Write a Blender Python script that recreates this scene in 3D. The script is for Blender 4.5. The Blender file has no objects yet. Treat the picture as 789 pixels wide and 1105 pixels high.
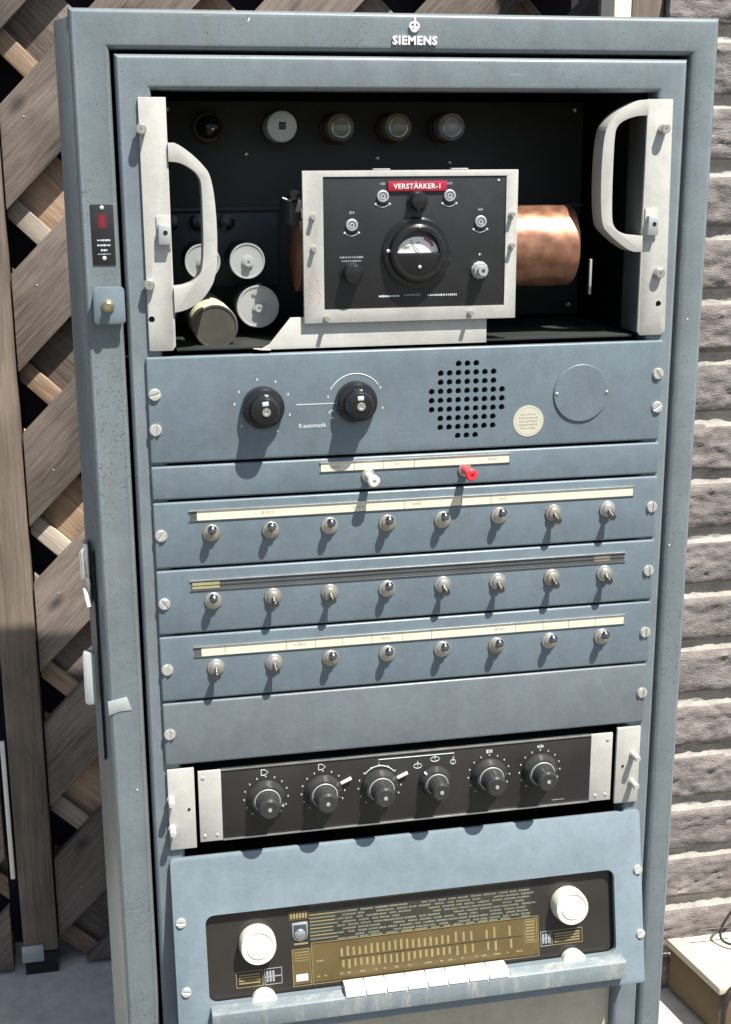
import bpy, bmesh, math, random
from mathutils import Vector, Matrix, noise
random.seed(7)
PI = math.pi
S = bpy.context.scene
COL = S.collection

# ------------------------------------------------------------------ materials
def nt(name):
    m = bpy.data.materials.new(name); m.use_nodes = True
    n = m.node_tree; b = n.nodes['Principled BSDF']
    return m, n, b
def node(n, t, **kw):
    k = n.nodes.new(t)
    for a, v in kw.items():
        if a in k.inputs: k.inputs[a].default_value = v
        else: setattr(k, a, v)
    return k
def c4(c): return (c[0], c[1], c[2], 1)
def plain(name, col, rough=.5, metal=0, var=.12, scale=40, bump=.0, bscale=300, spec=.5, trans=0):
    """one base colour with a little mottling and an optional fine bump"""
    m, n, b = nt(name)
    tc = node(n, 'ShaderNodeTexCoord')
    ns = node(n, 'ShaderNodeTexNoise', Scale=scale, Detail=6.0)
    n.links.new(tc.outputs['Object'], ns.inputs['Vector'])
    mx = node(n, 'ShaderNodeMix', data_type='RGBA')
    mx.inputs[6].default_value = c4([v*(1-var) for v in col]); mx.inputs[7].default_value = c4([min(1, v*(1+var)) for v in col])
    n.links.new(ns.outputs['Fac'], mx.inputs[0]); n.links.new(mx.outputs[2], b.inputs['Base Color'])
    rr = node(n, 'ShaderNodeMapRange'); rr.inputs['To Min'].default_value = max(0, rough-.1); rr.inputs['To Max'].default_value = min(1, rough+.1)
    n.links.new(ns.outputs['Fac'], rr.inputs['Value']); n.links.new(rr.outputs[0], b.inputs['Roughness'])
    b.inputs['Metallic'].default_value = metal
    b.inputs['Specular IOR Level'].default_value = spec
    if trans: b.inputs['Transmission Weight'].default_value = trans
    if bump:
        n2 = node(n, 'ShaderNodeTexNoise', Scale=bscale, Detail=3.0); n.links.new(tc.outputs['Object'], n2.inputs['Vector'])
        bp = node(n, 'ShaderNodeBump', Strength=bump, Distance=.0006)
        n.links.new(n2.outputs['Fac'], bp.inputs['Height']); n.links.new(bp.outputs[0], b.inputs['Normal'])
    return m

def enamel(name, col, dirt=.3, dirtcol=(.13, .12, .09), rough=.35, speck=.62):
    """old hammered machine enamel: mottled, grimy, with small chips"""
    m, n, b = nt(name)
    tc = node(n, 'ShaderNodeTexCoord')
    big = node(n, 'ShaderNodeTexNoise', Scale=9.0, Detail=7.0, Roughness=.65); n.links.new(tc.outputs['Object'], big.inputs['Vector'])
    mx = node(n, 'ShaderNodeMix', data_type='RGBA'); mx.inputs[6].default_value = c4([v*.78 for v in col]); mx.inputs[7].default_value = c4([v*1.22 for v in col])
    n.links.new(big.outputs['Fac'], mx.inputs[0])
    # vertical grime streaks
    mp = node(n, 'ShaderNodeMapping'); mp.inputs['Scale'].default_value = (70, 70, 7); n.links.new(tc.outputs['Object'], mp.inputs['Vector'])
    st = node(n, 'ShaderNodeTexNoise', Scale=1.0, Detail=8.0, Roughness=.7); n.links.new(mp.outputs[0], st.inputs['Vector'])
    r1 = node(n, 'ShaderNodeMapRange'); r1.inputs['From Min'].default_value = .5; r1.inputs['From Max'].default_value = .8; r1.inputs['To Max'].default_value = dirt
    n.links.new(st.outputs['Fac'], r1.inputs['Value'])
    m2 = node(n, 'ShaderNodeMix', data_type='RGBA'); m2.inputs[7].default_value = c4(dirtcol)
    n.links.new(r1.outputs[0], m2.inputs[0]); n.links.new(mx.outputs[2], m2.inputs[6])
    # fine pale scratches and rubbed patches
    mid = node(n, 'ShaderNodeTexNoise', Scale=30.0, Detail=10.0, Roughness=.8, Distortion=.25); n.links.new(tc.outputs['Object'], mid.inputs['Vector'])
    r5 = node(n, 'ShaderNodeMapRange'); r5.inputs['From Min'].default_value = .35; r5.inputs['From Max'].default_value = .7; r5.inputs['To Min'].default_value = .87; r5.inputs['To Max'].default_value = 1.10
    n.links.new(mid.outputs['Fac'], r5.inputs['Value'])
    sc = node(n, 'ShaderNodeMapping'); sc.inputs['Scale'].default_value = (6, 6, 60); sc.inputs['Rotation'].default_value = (0, .5, 0); n.links.new(tc.outputs['Object'], sc.inputs['Vector'])
    sv_ = node(n, 'ShaderNodeTexNoise', Scale=6.0, Detail=4.0, Distortion=.3); n.links.new(sc.outputs[0], sv_.inputs['Vector'])
    r6 = node(n, 'ShaderNodeMapRange'); r6.inputs['From Min'].default_value = .70; r6.inputs['From Max'].default_value = .74; r6.inputs['To Max'].default_value = .35; n.links.new(sv_.outputs['Fac'], r6.inputs['Value'])
    hv = node(n, 'ShaderNodeMix', data_type='RGBA', blend_type='MULTIPLY'); hv.inputs[0].default_value = 1
    n.links.new(m2.outputs[2], hv.inputs[6]); n.links.new(r5.outputs[0], hv.inputs[7])
    hw = node(n, 'ShaderNodeMix', data_type='RGBA'); hw.inputs[7].default_value = (.36, .37, .36, 1); n.links.new(r6.outputs[0], hw.inputs[0]); n.links.new(hv.outputs[2], hw.inputs[6])
    m2 = hw
    # chips
    sp = node(n, 'ShaderNodeTexNoise', Scale=420.0, Detail=3.0); n.links.new(tc.outputs['Object'], sp.inputs['Vector'])
    big2 = node(n, 'ShaderNodeTexNoise', Scale=14.0, Detail=3.0); n.links.new(tc.outputs['Object'], big2.inputs['Vector'])
    ad = node(n, 'ShaderNodeMath', operation='MULTIPLY_ADD'); n.links.new(big2.outputs['Fac'], ad.inputs[0]); ad.inputs[1].default_value = .35; n.links.new(sp.outputs['Fac'], ad.inputs[2])
    r2 = node(n, 'ShaderNodeMapRange'); r2.inputs['From Min'].default_value = speck+.24; r2.inputs['From Max'].default_value = speck+.29; r2.inputs['To Max'].default_value = .55
    n.links.new(ad.outputs[0], r2.inputs['Value'])
    m3 = node(n, 'ShaderNodeMix', data_type='RGBA'); m3.inputs[7].default_value = (.06, .055, .045, 1)
    n.links.new(r2.outputs[0], m3.inputs[0]); n.links.new(m2.outputs[2], m3.inputs[6]); n.links.new(m3.outputs[2], b.inputs['Base Color'])
    rr = node(n, 'ShaderNodeMapRange'); rr.inputs['To Min'].default_value = rough-.1; rr.inputs['To Max'].default_value = rough+.16
    n.links.new(big.outputs['Fac'], rr.inputs['Value']); n.links.new(rr.outputs[0], b.inputs['Roughness'])
    h = node(n, 'ShaderNodeTexVoronoi', Scale=330.0); n.links.new(tc.outputs['Object'], h.inputs['Vector'])
    bp = node(n, 'ShaderNodeBump', Strength=.13, Distance=.0004); n.links.new(h.outputs['Distance'], bp.inputs['Height']); n.links.new(bp.outputs[0], b.inputs['Normal'])
    return m

def wood(name, dark, light, rough=.85, su=12, sv=210):
    """sawn board: grain runs along U of the board's own UV map"""
    m, n, b = nt(name)
    uv = node(n, 'ShaderNodeUVMap'); uv.uv_map = 'UVMap'
    mp = node(n, 'ShaderNodeMapping'); mp.inputs['Scale'].default_value = (su, sv, 1); n.links.new(uv.outputs[0], mp.inputs['Vector'])
    g = node(n, 'ShaderNodeTexNoise', Scale=1.0, Detail=10.0, Roughness=.74, Distortion=.35); n.links.new(mp.outputs[0], g.inputs['Vector'])
    mp2 = node(n, 'ShaderNodeMapping'); mp2.inputs['Scale'].default_value = (6, 9, 1); n.links.new(uv.outputs[0], mp2.inputs['Vector'])
    k = node(n, 'ShaderNodeTexNoise', Scale=1.0, Detail=3.0); n.links.new(mp2.outputs[0], k.inputs['Vector'])
    a = node(n, 'ShaderNodeMath', operation='MULTIPLY_ADD'); n.links.new(k.outputs['Fac'], a.inputs[0]); a.inputs[1].default_value = .8; n.links.new(g.outputs['Fac'], a.inputs[2])
    r = node(n, 'ShaderNodeMapRange'); r.inputs['From Min'].default_value = .68; r.inputs['From Max'].default_value = 1.12; n.links.new(a.outputs[0], r.inputs['Value'])
    mx = node(n, 'ShaderNodeMix', data_type='RGBA'); mx.inputs[6].default_value = c4(dark); mx.inputs[7].default_value = c4(light)
    n.links.new(r.outputs[0], mx.inputs[0])
    # board to board variation
    at = node(n, 'ShaderNodeAttribute'); at.attribute_name = 'tone'
    hs = node(n, 'ShaderNodeHueSaturation'); n.links.new(mx.outputs[2], hs.inputs['Color'])
    vr = node(n, 'ShaderNodeMapRange'); vr.inputs['To Min'].default_value = .72; vr.inputs['To Max'].default_value = 1.3
    n.links.new(at.outputs['Fac'], vr.inputs['Value']); n.links.new(vr.outputs[0], hs.inputs['Value'])
    n.links.new(hs.outputs[0], b.inputs['Base Color'])
    b.inputs['Roughness'].default_value = rough
    mp3 = node(n, 'ShaderNodeMapping'); mp3.inputs['Scale'].default_value = (7, 13, 1); n.links.new(uv.outputs[0], mp3.inputs['Vector'])
    vo = node(n, 'ShaderNodeTexVoronoi', Scale=1.0); n.links.new(mp3.outputs[0], vo.inputs['Vector'])
    kr = node(n, 'ShaderNodeMapRange'); kr.inputs['From Min'].default_value = .05; kr.inputs['From Max'].default_value = .16; kr.inputs['To Min'].default_value = .35; kr.inputs['To Max'].default_value = 1
    n.links.new(vo.outputs['Distance'], kr.inputs['Value'])
    km = node(n, 'ShaderNodeMix', data_type='RGBA', blend_type='MULTIPLY'); km.inputs[0].default_value = 1
    n.links.new(hs.outputs[0], km.inputs[6]); n.links.new(kr.outputs[0], km.inputs[7]); n.links.new(km.outputs[2], b.inputs['Base Color'])
    bp = node(n, 'ShaderNodeBump', Strength=.6, Distance=.002); n.links.new(g.outputs['Fac'], bp.inputs['Height']); n.links.new(bp.outputs[0], b.inputs['Normal'])
    return m

def rock(name, dark, light, scale=14, bump=.7, zs=2.6):
    m, n, b = nt(name)
    tc = node(n, 'ShaderNodeTexCoord'); mp = node(n, 'ShaderNodeMapping'); mp.inputs['Scale'].default_value = (1, 1, zs)
    n.links.new(tc.outputs['Object'], mp.inputs['Vector'])
    g = node(n, 'ShaderNodeTexNoise', Scale=float(scale), Detail=11.0, Roughness=.68); n.links.new(mp.outputs[0], g.inputs['Vector'])
    f = node(n, 'ShaderNodeTexNoise', Scale=float(scale*9), Detail=5.0); n.links.new(mp.outputs[0], f.inputs['Vector'])
    a = node(n, 'ShaderNodeMath', operation='MULTIPLY_ADD'); n.links.new(f.outputs['Fac'], a.inputs[0]); a.inputs[1].default_value = .45; n.links.new(g.outputs['Fac'], a.inputs[2])
    r = node(n, 'ShaderNodeMapRange'); r.inputs['From Min'].default_value = .52; r.inputs['From Max'].default_value = .95; n.links.new(a.outputs[0], r.inputs['Value'])
    mx = node(n, 'ShaderNodeMix', data_type='RGBA'); mx.inputs[6].default_value = c4(dark); mx.inputs[7].default_value = c4(light)
    n.links.new(r.outputs[0], mx.inputs[0]); n.links.new(mx.outputs[2], b.inputs['Base Color'])
    b.inputs['Roughness'].default_value = .9
    bp = node(n, 'ShaderNodeBump', Strength=bump, Distance=.004); n.links.new(a.outputs[0], bp.inputs['Height']); n.links.new(bp.outputs[0], b.inputs['Normal'])
    return m

MT = dict(
    frame=enamel('frame_enamel', (.158, .188, .200), dirt=.75, dirtcol=(.15, .145, .12), speck=.575),
    swing=enamel('swing_enamel', (.164, .196, .214), dirt=.4, speck=.61),
    panel=enamel('panel_enamel', (.140, .180, .206), dirt=.25, speck=.64),
    blank=enamel('blank_enamel', (.146, .170, .184), dirt=.3, speck=.63),
    radio=enamel('radio_enamel', (.182, .228, .256), dirt=.10, speck=.68),
    ledge=enamel('ledge_enamel', (.20, .235, .25), dirt=1.0, dirtcol=(.48, .46, .40), speck=.58),
    inside=plain('inside_paint', (.012, .013, .014), .7),
    chassis=plain('chassis_plate', (.022, .024, .021), .55, var=.35, scale=12),
    chassis2=plain('chassis_blue_plate', (.035, .045, .05), .5, var=.3, scale=12),
    cream=enamel('cream_enamel', (.44, .435, .395), dirt=.18, dirtcol=(.4, .37, .29), rough=.45, speck=.72),
    lower=enamel('cream_lower_enamel', (.56, .51, .38), dirt=.2, dirtcol=(.4, .35, .25), rough=.5, speck=.72),
    black=plain('black_plate', (.016, .0165, .017), .42, var=.35, scale=25, bump=.15, bscale=500),
    skirt=plain('greyed_bakelite', (.035, .035, .035), .25, var=.4, scale=70),
    knob=plain('black_bakelite', (.012, .012, .013), .22, var=.3, scale=60),
    mixer=plain('mixer_black_plate', (.026, .025, .024), .24, var=.6, scale=14),
    nutdull=plain('tarnished_nickel', (.44, .41, .34), .45, .8, var=.25, scale=250),
    chrome=plain('nickel', (.56, .54, .48), .38, .85, var=.15, scale=200, bump=.1),
    screwmetal=plain('screw_steel', (.72, .71, .66), .42, .7, var=.15, scale=200),
    lever=plain('lever_nickel', (.24, .235, .225), .14, 1, var=.2, scale=200),
    alu=plain('aluminium', (.70, .70, .68), .42, 1, var=.12, scale=80, bump=.1),
    can=plain('capacitor_aluminium', (.42, .43, .42), .5, .35, var=.12, scale=60),
    canend=plain('capacitor_bakelite', (.055, .052, .038), .6, var=.3, scale=60),
    canbody=plain('capacitor_sleeve', (.50, .50, .33), .6, var=.15, scale=60),
    copper=plain('copper', (.36, .175, .11), .44, .72, var=.75, scale=75, bump=1.0, bscale=55),
    white=plain('white_enamel', (.72, .72, .70), .45, var=.04),
    mark=plain('white_engraving', (.52, .55, .56), .6, var=.25, scale=200),
    faint=plain('grey_engraving', (.26, .27, .28), .6, var=.3, scale=200),
    ivory=plain('ivory_plastic', (.66, .65, .53), .32, var=.05, scale=60),
    keys=plain('white_key_plastic', (.66, .66, .62), .35, var=.05, scale=60),
    red=plain('red_plastic', (.75, .04, .06), .3, var=.1),
    redtape=plain('red_embossing_tape', (.36, .012, .035), .4, var=.1),
    redink=plain('red_pencil', (.60, .33, .29), .8, var=.2, scale=300),
    maroon2=plain('red_ink', (.20, .012, .02), .5, var=.2),
    maroon=plain('dark_red_ink', (.12, .01, .02), .5, var=.2),
    paper=plain('aged_paper_strip', (.70, .655, .50), .6, var=.16, scale=55),
    pencil=plain('pencil_marks', (.20, .17, .12), .7, var=.3, scale=300),
    slot=plain('empty_label_slot', (.085, .09, .088), .35, var=.35, scale=30),
    celluloid=plain('yellowed_celluloid', (.33, .31, .17), .35, var=.15),
    sticker=plain('cream_sticker', (.50, .48, .38), .7, var=.08, scale=120),
    stickprint=plain('sticker_print', (.36, .33, .25), .7, var=.2, scale=200),
    tape=plain('pale_tape', (.34, .37, .36), .5, var=.1),
    glass=plain('tube_glass', (.80, .84, .84), .04, var=.02, trans=.9),
    getter=plain('tube_getter_silver', (.45, .48, .48), .2, .8, var=.3, scale=90),
    tubewhite=plain('tube_grey_cap', (.55, .58, .58), .35, var=.15, scale=90),
    socket=plain('brown_tube_socket', (.05, .035, .025), .4, var=.2),
    dialblack=plain('dial_glass_black', (.026, .023, .020), .16, var=.4, scale=20),
    dialbrown=plain('dial_brown_print', (.105, .074, .03), .28, var=.35, scale=25),
    dialdark=plain('dial_dark_brown_print', (.034, .032, .025), .28, var=.3, scale=25),
    gold=plain('dial_gold_print', (.24, .19, .085), .35, var=.3, scale=60),
    green=plain('dial_greenish_print', (.165, .175, .135), .4, var=.3, scale=60),
    dark=plain('void_black', (.006, .006, .006), .8),
    meterwhite=plain('meter_scale_card', (.85, .83, .80), .5, var=.05),
    meterred=plain('meter_red_zone', (.35, .10, .14), .5, var=.1),
    rivet=plain('bright_rivet', (.85, .85, .85), .25, .6, var=.05),
    nail=plain('galvanised_nail', (.35, .33, .30), .5, .7, var=.2),
    brass=plain('dull_brass', (.50, .44, .27), .35, 1, var=.2, scale=120),
    wood=wood('weathered_larch', (.062, .048, .037), (.245, .198, .165)),
    woodwarm=wood('reddish_larch', (.13, .080, .050), (.42, .30, .20)),
    woodpale=wood('pale_batten', (.20, .165, .13), (.50, .43, .35)),
    woodpost=wood('post_larch', (.085, .066, .050), (.23, .182, .142), su=6, sv=150),
    brightgap=plain('bright_gap_white', (.75, .73, .64), .6),
    woodend=wood('brown_plank_end', (.07, .045, .024), (.19, .13, .07)),
    woodbleach=wood('bleached_plank', (.42, .37, .29), (.66, .60, .49)),
    brick=rock('weathered_grey_brick', (.10, .088, .082), (.29, .255, .235), 30, .8, 2.6),
    mortar=rock('pale_mortar', (.22, .20, .175), (.43, .40, .35), 25, .4, 1.5),
    ground=rock('dark_paving', (.06, .058, .05), (.13, .125, .11), 5, .25, 1),
    slab=rock('pale_concrete', (.40, .39, .35), (.66, .65, .59), 5, .3, 1),
    rubber=plain('black_cable_rubber', (.03, .022, .018), .5),
    gapdark=plain('gap_darkness', (.022, .019, .030), .95),
)

# ------------------------------------------------------------------ mesh helper
class MB:
    """collects shapes; build() links them as ONE mesh object"""
    def __init__(s): s.bm = bmesh.new(); s.mats = []; s.uv = s.bm.loops.layers.uv.new('UVMap'); s.tone = s.bm.verts.layers.float.new('tone')
    def mi(s, m):
        if m not in s.mats: s.mats.append(m)
        return s.mats.index(m)
    def face(s, vs, m, smooth=False):
        try: f = s.bm.faces.new(vs)
        except ValueError: return None
        f.material_index = s.mi(m); f.smooth = smooth; return f
    def prism(s, poly, y0, y1, m, bevel=0, seg=2, front_only=False, axis='y'):
        """polygon in x,z (or x,y for axis z) extruded"""
        t = bmesh.new()
        if axis == 'y': mk = lambda p, k: (p[0], k, p[1])
        elif axis == 'z': mk = lambda p, k: (p[0], p[1], k)
        else: mk = lambda p, k: (k, p[0], p[1])
        a = [t.verts.new(mk(p, y0)) for p in poly]; b = [t.verts.new(mk(p, y1)) for p in poly]
        t.faces.new(a); t.faces.new(b[::-1])
        n = len(poly)
        for i in range(n): t.faces.new((a[i], b[i], b[(i+1) % n], a[(i+1) % n]))
        bmesh.ops.recalc_face_normals(t, faces=t.faces)
        if bevel:
            if front_only:
                es = [e for e in t.edges if all(v in a for v in e.verts)]
            else: es = list(t.edges)
            bmesh.ops.bevel(t, geom=es, offset=bevel, segments=seg, profile=.5, affect='EDGES', clamp_overlap=True)
        s.merge(t, m)
    def merge(s, t, m, mat=None, uvdir=None, tone=.5):
        k = s.mi(m)
        if mat is not None: t.transform(mat)
        mp = {}
        for v in t.verts:
            w = s.bm.verts.new(v.co); w[s.tone] = tone; mp[v] = w
        ox, oy = random.uniform(0, 40), random.uniform(0, 40)
        for f in t.faces:
            try: g = s.bm.faces.new([mp[v] for v in f.verts])
            except ValueError: continue
            g.material_index = k; g.smooth = True
            if uvdir:
                U, V = uvdir
                Wd = U.cross(V)
                for l in g.loops: l[s.uv].uv = (l.vert.co.dot(U)+ox, l.vert.co.dot(V)+.7*l.vert.co.dot(Wd)+oy)
        t.free()
    def box(s, x0, x1, y0, y1, z0, z1, m, bevel=0, seg=2, uv=None, tone=.5, mat=None):
        t = bmesh.new(); bmesh.ops.create_cube(t, size=1)
        for v in t.verts: v.co = Vector(((x0+x1)/2+v.co.x*(x1-x0), (y0+y1)/2+v.co.y*(y1-y0), (z0+z1)/2+v.co.z*(z1-z0)))
        if bevel: bmesh.ops.bevel(t, geom=list(t.edges), offset=bevel, segments=seg, profile=.5, affect='EDGES', clamp_overlap=True)
        ud = None
        if uv == 'x': ud = (Vector((1, 0, 0)), Vector((0, 0, 1)))
        if uv == 'z': ud = (Vector((0, 0, 1)), Vector((1, 0, 0)))
        s.merge(t, m, mat=mat, uvdir=ud, tone=tone)
    def lathe(s, p, d, prof, m, seg=24, rmod=None):
        """prof: (distance along d, radius)"""
        p = Vector(p); d = Vector(d).normalized()
        a = d.orthogonal().normalized(); b = d.cross(a)
        if abs(d.y) > .9: a = Vector((1, 0, 0)); a = (a-d*a.dot(d)).normalized(); b = d.cross(a)
        rings = []
        for t, r in prof:
            if r < 1e-6: rings.append([s.bm.verts.new(p+d*t)])
            else:
                ring = []
                for i in range(seg):
                    q = 2*PI*i/seg; rr = r*(rmod(i, t) if rmod else 1)
                    ring.append(s.bm.verts.new(p+d*t+(a*math.cos(q)+b*math.sin(q))*rr))
                rings.append(ring)
        for A, B in zip(rings, rings[1:]):
            for i in range(seg):
                j = (i+1) % seg
                if len(A) == 1 and len(B) == 1: continue
                if len(A) == 1: s.face((A[0], B[j], B[i]), m, True)
                elif len(B) == 1: s.face((A[i], A[j], B[0]), m, True)
                else: s.face((A[i], A[j], B[j], B[i]), m, True)
        return s
    def tube(s, pts, r, m, seg=10, flat=None):
        pts = [Vector(q) for q in pts]; rings = []
        prev = None
        for i, q in enumerate(pts):
            d = (pts[min(i+1, len(pts)-1)]-pts[max(i-1, 0)]).normalized()
            a = d.orthogonal().normalized() if prev is None else (prev-d*prev.dot(d)).normalized()
            prev = a; b = d.cross(a)
            rings.append([s.bm.verts.new(q+(a*math.cos(2*PI*k/seg)+b*math.sin(2*PI*k/seg))*r) for k in range(seg)])
        for A, B in zip(rings, rings[1:]):
            for k in range(seg): s.face((A[k], A[(k+1) % seg], B[(k+1) % seg], B[k]), m, True)
        s.face(rings[0][::-1], m); s.face(rings[-1], m)
    def dome(s, p, d, r, h, m, seg=16, base=0, n=5):
        prof = [(0, r)] + ([(base, r)] if base else []) + [(base+h*math.sin(PI/2*i/n), r*math.cos(PI/2*i/n)) for i in range(1, n)] + [(base+h, 0)]
        s.lathe(p, d, prof, m, seg)
    def build(s, name, parent=None, cuts=None, sharp=32):
        me = bpy.data.meshes.new(name)
        bmesh.ops.recalc_face_normals(s.bm, faces=s.bm.faces)
        s.bm.to_mesh(me); s.bm.free()
        for m in s.mats: me.materials.append(m)
        o = bpy.data.objects.new(name, me); COL.objects.link(o)
        if cuts:
            cm = bpy.data.meshes.new('cutter')
            bmesh.ops.recalc_face_normals(cuts.bm, faces=cuts.bm.faces); cuts.bm.to_mesh(cm); cuts.bm.free()
            co = bpy.data.objects.new('cutter', cm); COL.objects.link(co)
            md = o.modifiers.new('cut', 'BOOLEAN'); md.operation = 'DIFFERENCE'; md.object = co; md.solver = 'EXACT'
            bpy.context.view_layer.update()
            dg = bpy.context.evaluated_depsgraph_get()
            nm = bpy.data.meshes.new_from_object(o.evaluated_get(dg), depsgraph=dg)
            o.modifiers.clear(); o.data = nm; nm.name = name
            bpy.data.objects.remove(co); bpy.data.meshes.remove(cm); bpy.data.meshes.remove(me); me = nm
        me.set_sharp_from_angle(angle=math.radians(sharp))
        if parent: o.parent = parent
        return o

def thing(name, label, cat, loc=(0, 0, 0), group=None, rot=(0, 0, 0)):
    o = bpy.data.objects.new(name, None); COL.objects.link(o); o.location = loc; o.rotation_euler = rot
    o.empty_display_size = .02
    o['label'] = label; o['category'] = cat
    if group: o['group'] = group
    return o
def tag(o, label, cat): o['label'] = label; o['category'] = cat; return o
def struct(o): o['kind'] = 'structure'; return o
def rrect(x0, x1, z0, z1, r, n=5):
    P = []
    for cx, cz, a0 in ((x1-r, z1-r, 0), (x0+r, z1-r, PI/2), (x0+r, z0+r, PI), (x1-r, z0+r, 1.5*PI)):
        for i in range(n+1): q = a0+PI/2*i/n; P.append((cx+r*math.cos(q), cz+r*math.sin(q)))
    return P
FWD = (0, -1, 0)

def text_mb(mb, txt, x, z, y, size, m, depth=.0004, mat=None, spacing=1.0, bold=0, center=True):
    """lettering standing on a plane facing -y, merged into mb"""
    cu = bpy.data.curves.new('t', 'FONT'); cu.body = txt; cu.size = size; cu.extrude = depth; cu.offset = bold
    cu.space_character = spacing; cu.align_x = 'CENTER' if center else 'LEFT'; cu.align_y = 'CENTER'; cu.resolution_u = 2
    o = bpy.data.objects.new('t', cu); COL.objects.link(o); bpy.context.view_layer.update()
    dg = bpy.context.evaluated_depsgraph_get(); me = bpy.data.meshes.new_from_object(o.evaluated_get(dg), depsgraph=dg)
    t = bmesh.new(); t.from_mesh(me)
    M = Matrix.Translation((x, y, z)) @ (mat or Matrix()) @ Matrix.Rotation(PI/2, 4, 'X')
    mb.merge(t, m, mat=M)
    bpy.data.objects.remove(o); bpy.data.curves.remove(cu); bpy.data.meshes.remove(me)
def scribble(mb, x0, x1, z, y, h, m, seg_w=.0016, gap=.0008):
    """illegibly small lettering: short strokes of uneven height"""
    x = x0
    while x < x1:
        w = random.uniform(.5, 1.2)*seg_w; hh = h*random.uniform(.55, 1)
        mb.box(x, min(x+w, x1), y-.0003, y+.0001, z-hh/2, z+hh/2, m); x += w+gap*random.uniform(.6, 1.3)
def screw_head(x, y, z, parent, r=.0056, ang=None, m=None, name='screw'):
    """slotted cheese-head screw with a real slot"""
    m = m or MT['screwmetal']; mb = MB()
    ang = random.uniform(0, PI) if ang is None else ang
    mb.lathe((x, y, z), FWD, [(-.001, r*1.05), (.0012, r*1.05), (.0012, 0)], m, 18)
    R = Matrix.Translation((x, 0, z)) @ Matrix.Rotation(ang, 4, 'Y')
    for sg in (1, -1):
        P = [(sg*.0007+sg*0, -math.sqrt(r*r-.0007**2))]
        P = []
        a0 = math.acos(.0015/r)
        for i in range(9):
            q = -a0+2*a0*i/8; P.append((sg*r*math.cos(q), r*math.sin(q)))
        t = bmesh.new()
        A = [t.verts.new((p[0], y-.0011, p[1])) for p in P]; B = [t.verts.new((p[0]*.88+sg*.0001, y-.0026, p[1]*.88)) for p in P]
        t.faces.new(B); t.faces.new(A[::-1])
        for i in range(9): t.faces.new((A[i], A[(i+1) % 9], B[(i+1) % 9], B[i]))
        mb.merge(t, m, mat=R)
    return mb.build(name, parent)
def thumb_screw(x, y, z, parent, r=.0048, L=.013, m=None):
    """captive screw standing out of a bracket"""
    m = m or MT['chrome']; mb = MB()
    mb.lathe((x, y, z), FWD, [(0, r*.62), (L*.35, r*.62), (L*.35, r), (L*.9, r), (L, r*.8), (L, .0011), (L-.0014, .0011), (L-.0014, 0)], m, 18)
    return mb.build('screw', parent)

# ================================================================== THE CABINET
ZG = -1.13
ZB = ZG+.008
cab = thing('equipment_cabinet', 'tall grey-blue steel equipment cabinet filling the picture in front of the lattice fence', 'cabinet', (.256, .18, ZG))
cab_inv = Matrix.Translation((-.256, -.18, -ZG))
def C_(o): o.matrix_parent_inverse = cab_inv; return o
mb = MB()
XL, XR, ZT = -.053, .565, .3095
mb.prism([(XL, ZB), (XL, ZT), (XR, ZT), (XR, ZB), (.5365, ZB), (.5365, .2750), (-.0185, .2750), (-.0185, ZB)], .0065, .034, MT['frame'], bevel=.0060, seg=5, front_only=True)
C_(mb.build('front_frame', cab))
mb = MB()
mb.prism([(XL+.0015, .0112), (-.0665, .060), (-.0665, .37), (-.0450, .37), (-.0450, .0345), (XL+.0015, .0345)], ZB+.002, ZT-.0065, MT['frame'], axis='z', bevel=.0012)
C_(mb.build('side_panel', cab))
mb = MB()
mb.box(.5480, XR-.0015, .0345, .37, ZB+.002, ZT-.004, MT['frame'], bevel=.001)
C_(mb.build('side_panel', cab))
mb = MB()
mb.box(-.0448, .5478, .0345, .3695, ZT-.016, ZT-.0012, MT['frame'], bevel=.003)
C_(mb.build('top_panel', cab))
mb = MB()
mb.box(-.0448, .5478, .360, .3698, ZB+.004, ZT-.0165, MT['inside'])
mb.box(-.0445, -.030, .0350, .359, ZB+.004, ZT-.0165, MT['inside'])
mb.box(.5405, .5475, .0350, .359, ZB+.004, ZT-.0165, MT['inside'])
mb.box(-.0298, .5400, .0350, .359, ZT-.0215, ZT-.0170, MT['inside'])
mb.box(-.0298, .5400, .0350, .359, -.0180, -.0150, MT['inside'])
mb.box(-.0298, .5400, .0350, .359, ZB+.004, ZB+.03, MT['inside'])
C_(mb.build('lining', cab))
# swing frame the units are bolted to
mb = MB()
mb.prism([(-.0150, ZB+.05), (-.0150, .2710), (.5330, .2710), (.5330, ZB+.05), (.5030, ZB+.05), (.5030, .2405), (.0165, .2405), (.0165, ZB+.05)], .0045, .030, MT['swing'], bevel=.0055, seg=5, front_only=True)
C_(mb.build('swing_frame', cab))
mb = MB()
mb.box(.0170, .5025, .016, .019, -1.05, -.727, MT['lower'])
C_(mb.build('lower_panel', cab))
# makers' emblem and lettering, raised white metal
mb = MB()
ex, ez, ey = .2597, .2975, .0065
mb.box(ex-.0008, ex+.0013, ey-.0022, ey, ez-.0055, ez+.0080, MT['white'], bevel=.0004)
ring = [(ex+.0043*math.cos(a)*(1 if math.sin(a) > -.2 else .8), ey-.0014, ez-.0006+.0040*math.sin(a)) for a in [i*2*PI/18 for i in range(19)]]
mb.tube(ring, .0011, MT['white'], 6)
mb.box(ex-.0030, ex+.0036, ey-.0018, ey, ez-.0016, ez+.0003, MT['white'], bevel=.0003)
C_(mb.build('emblem', cab))
mb = MB(); text_mb(mb, 'SIEMENS', .2602, .2848, ey-.0010, .0104, MT['white'], depth=.0011, spacing=1.12, bold=.00042)
C_(mb.build('lettering', cab))
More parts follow.
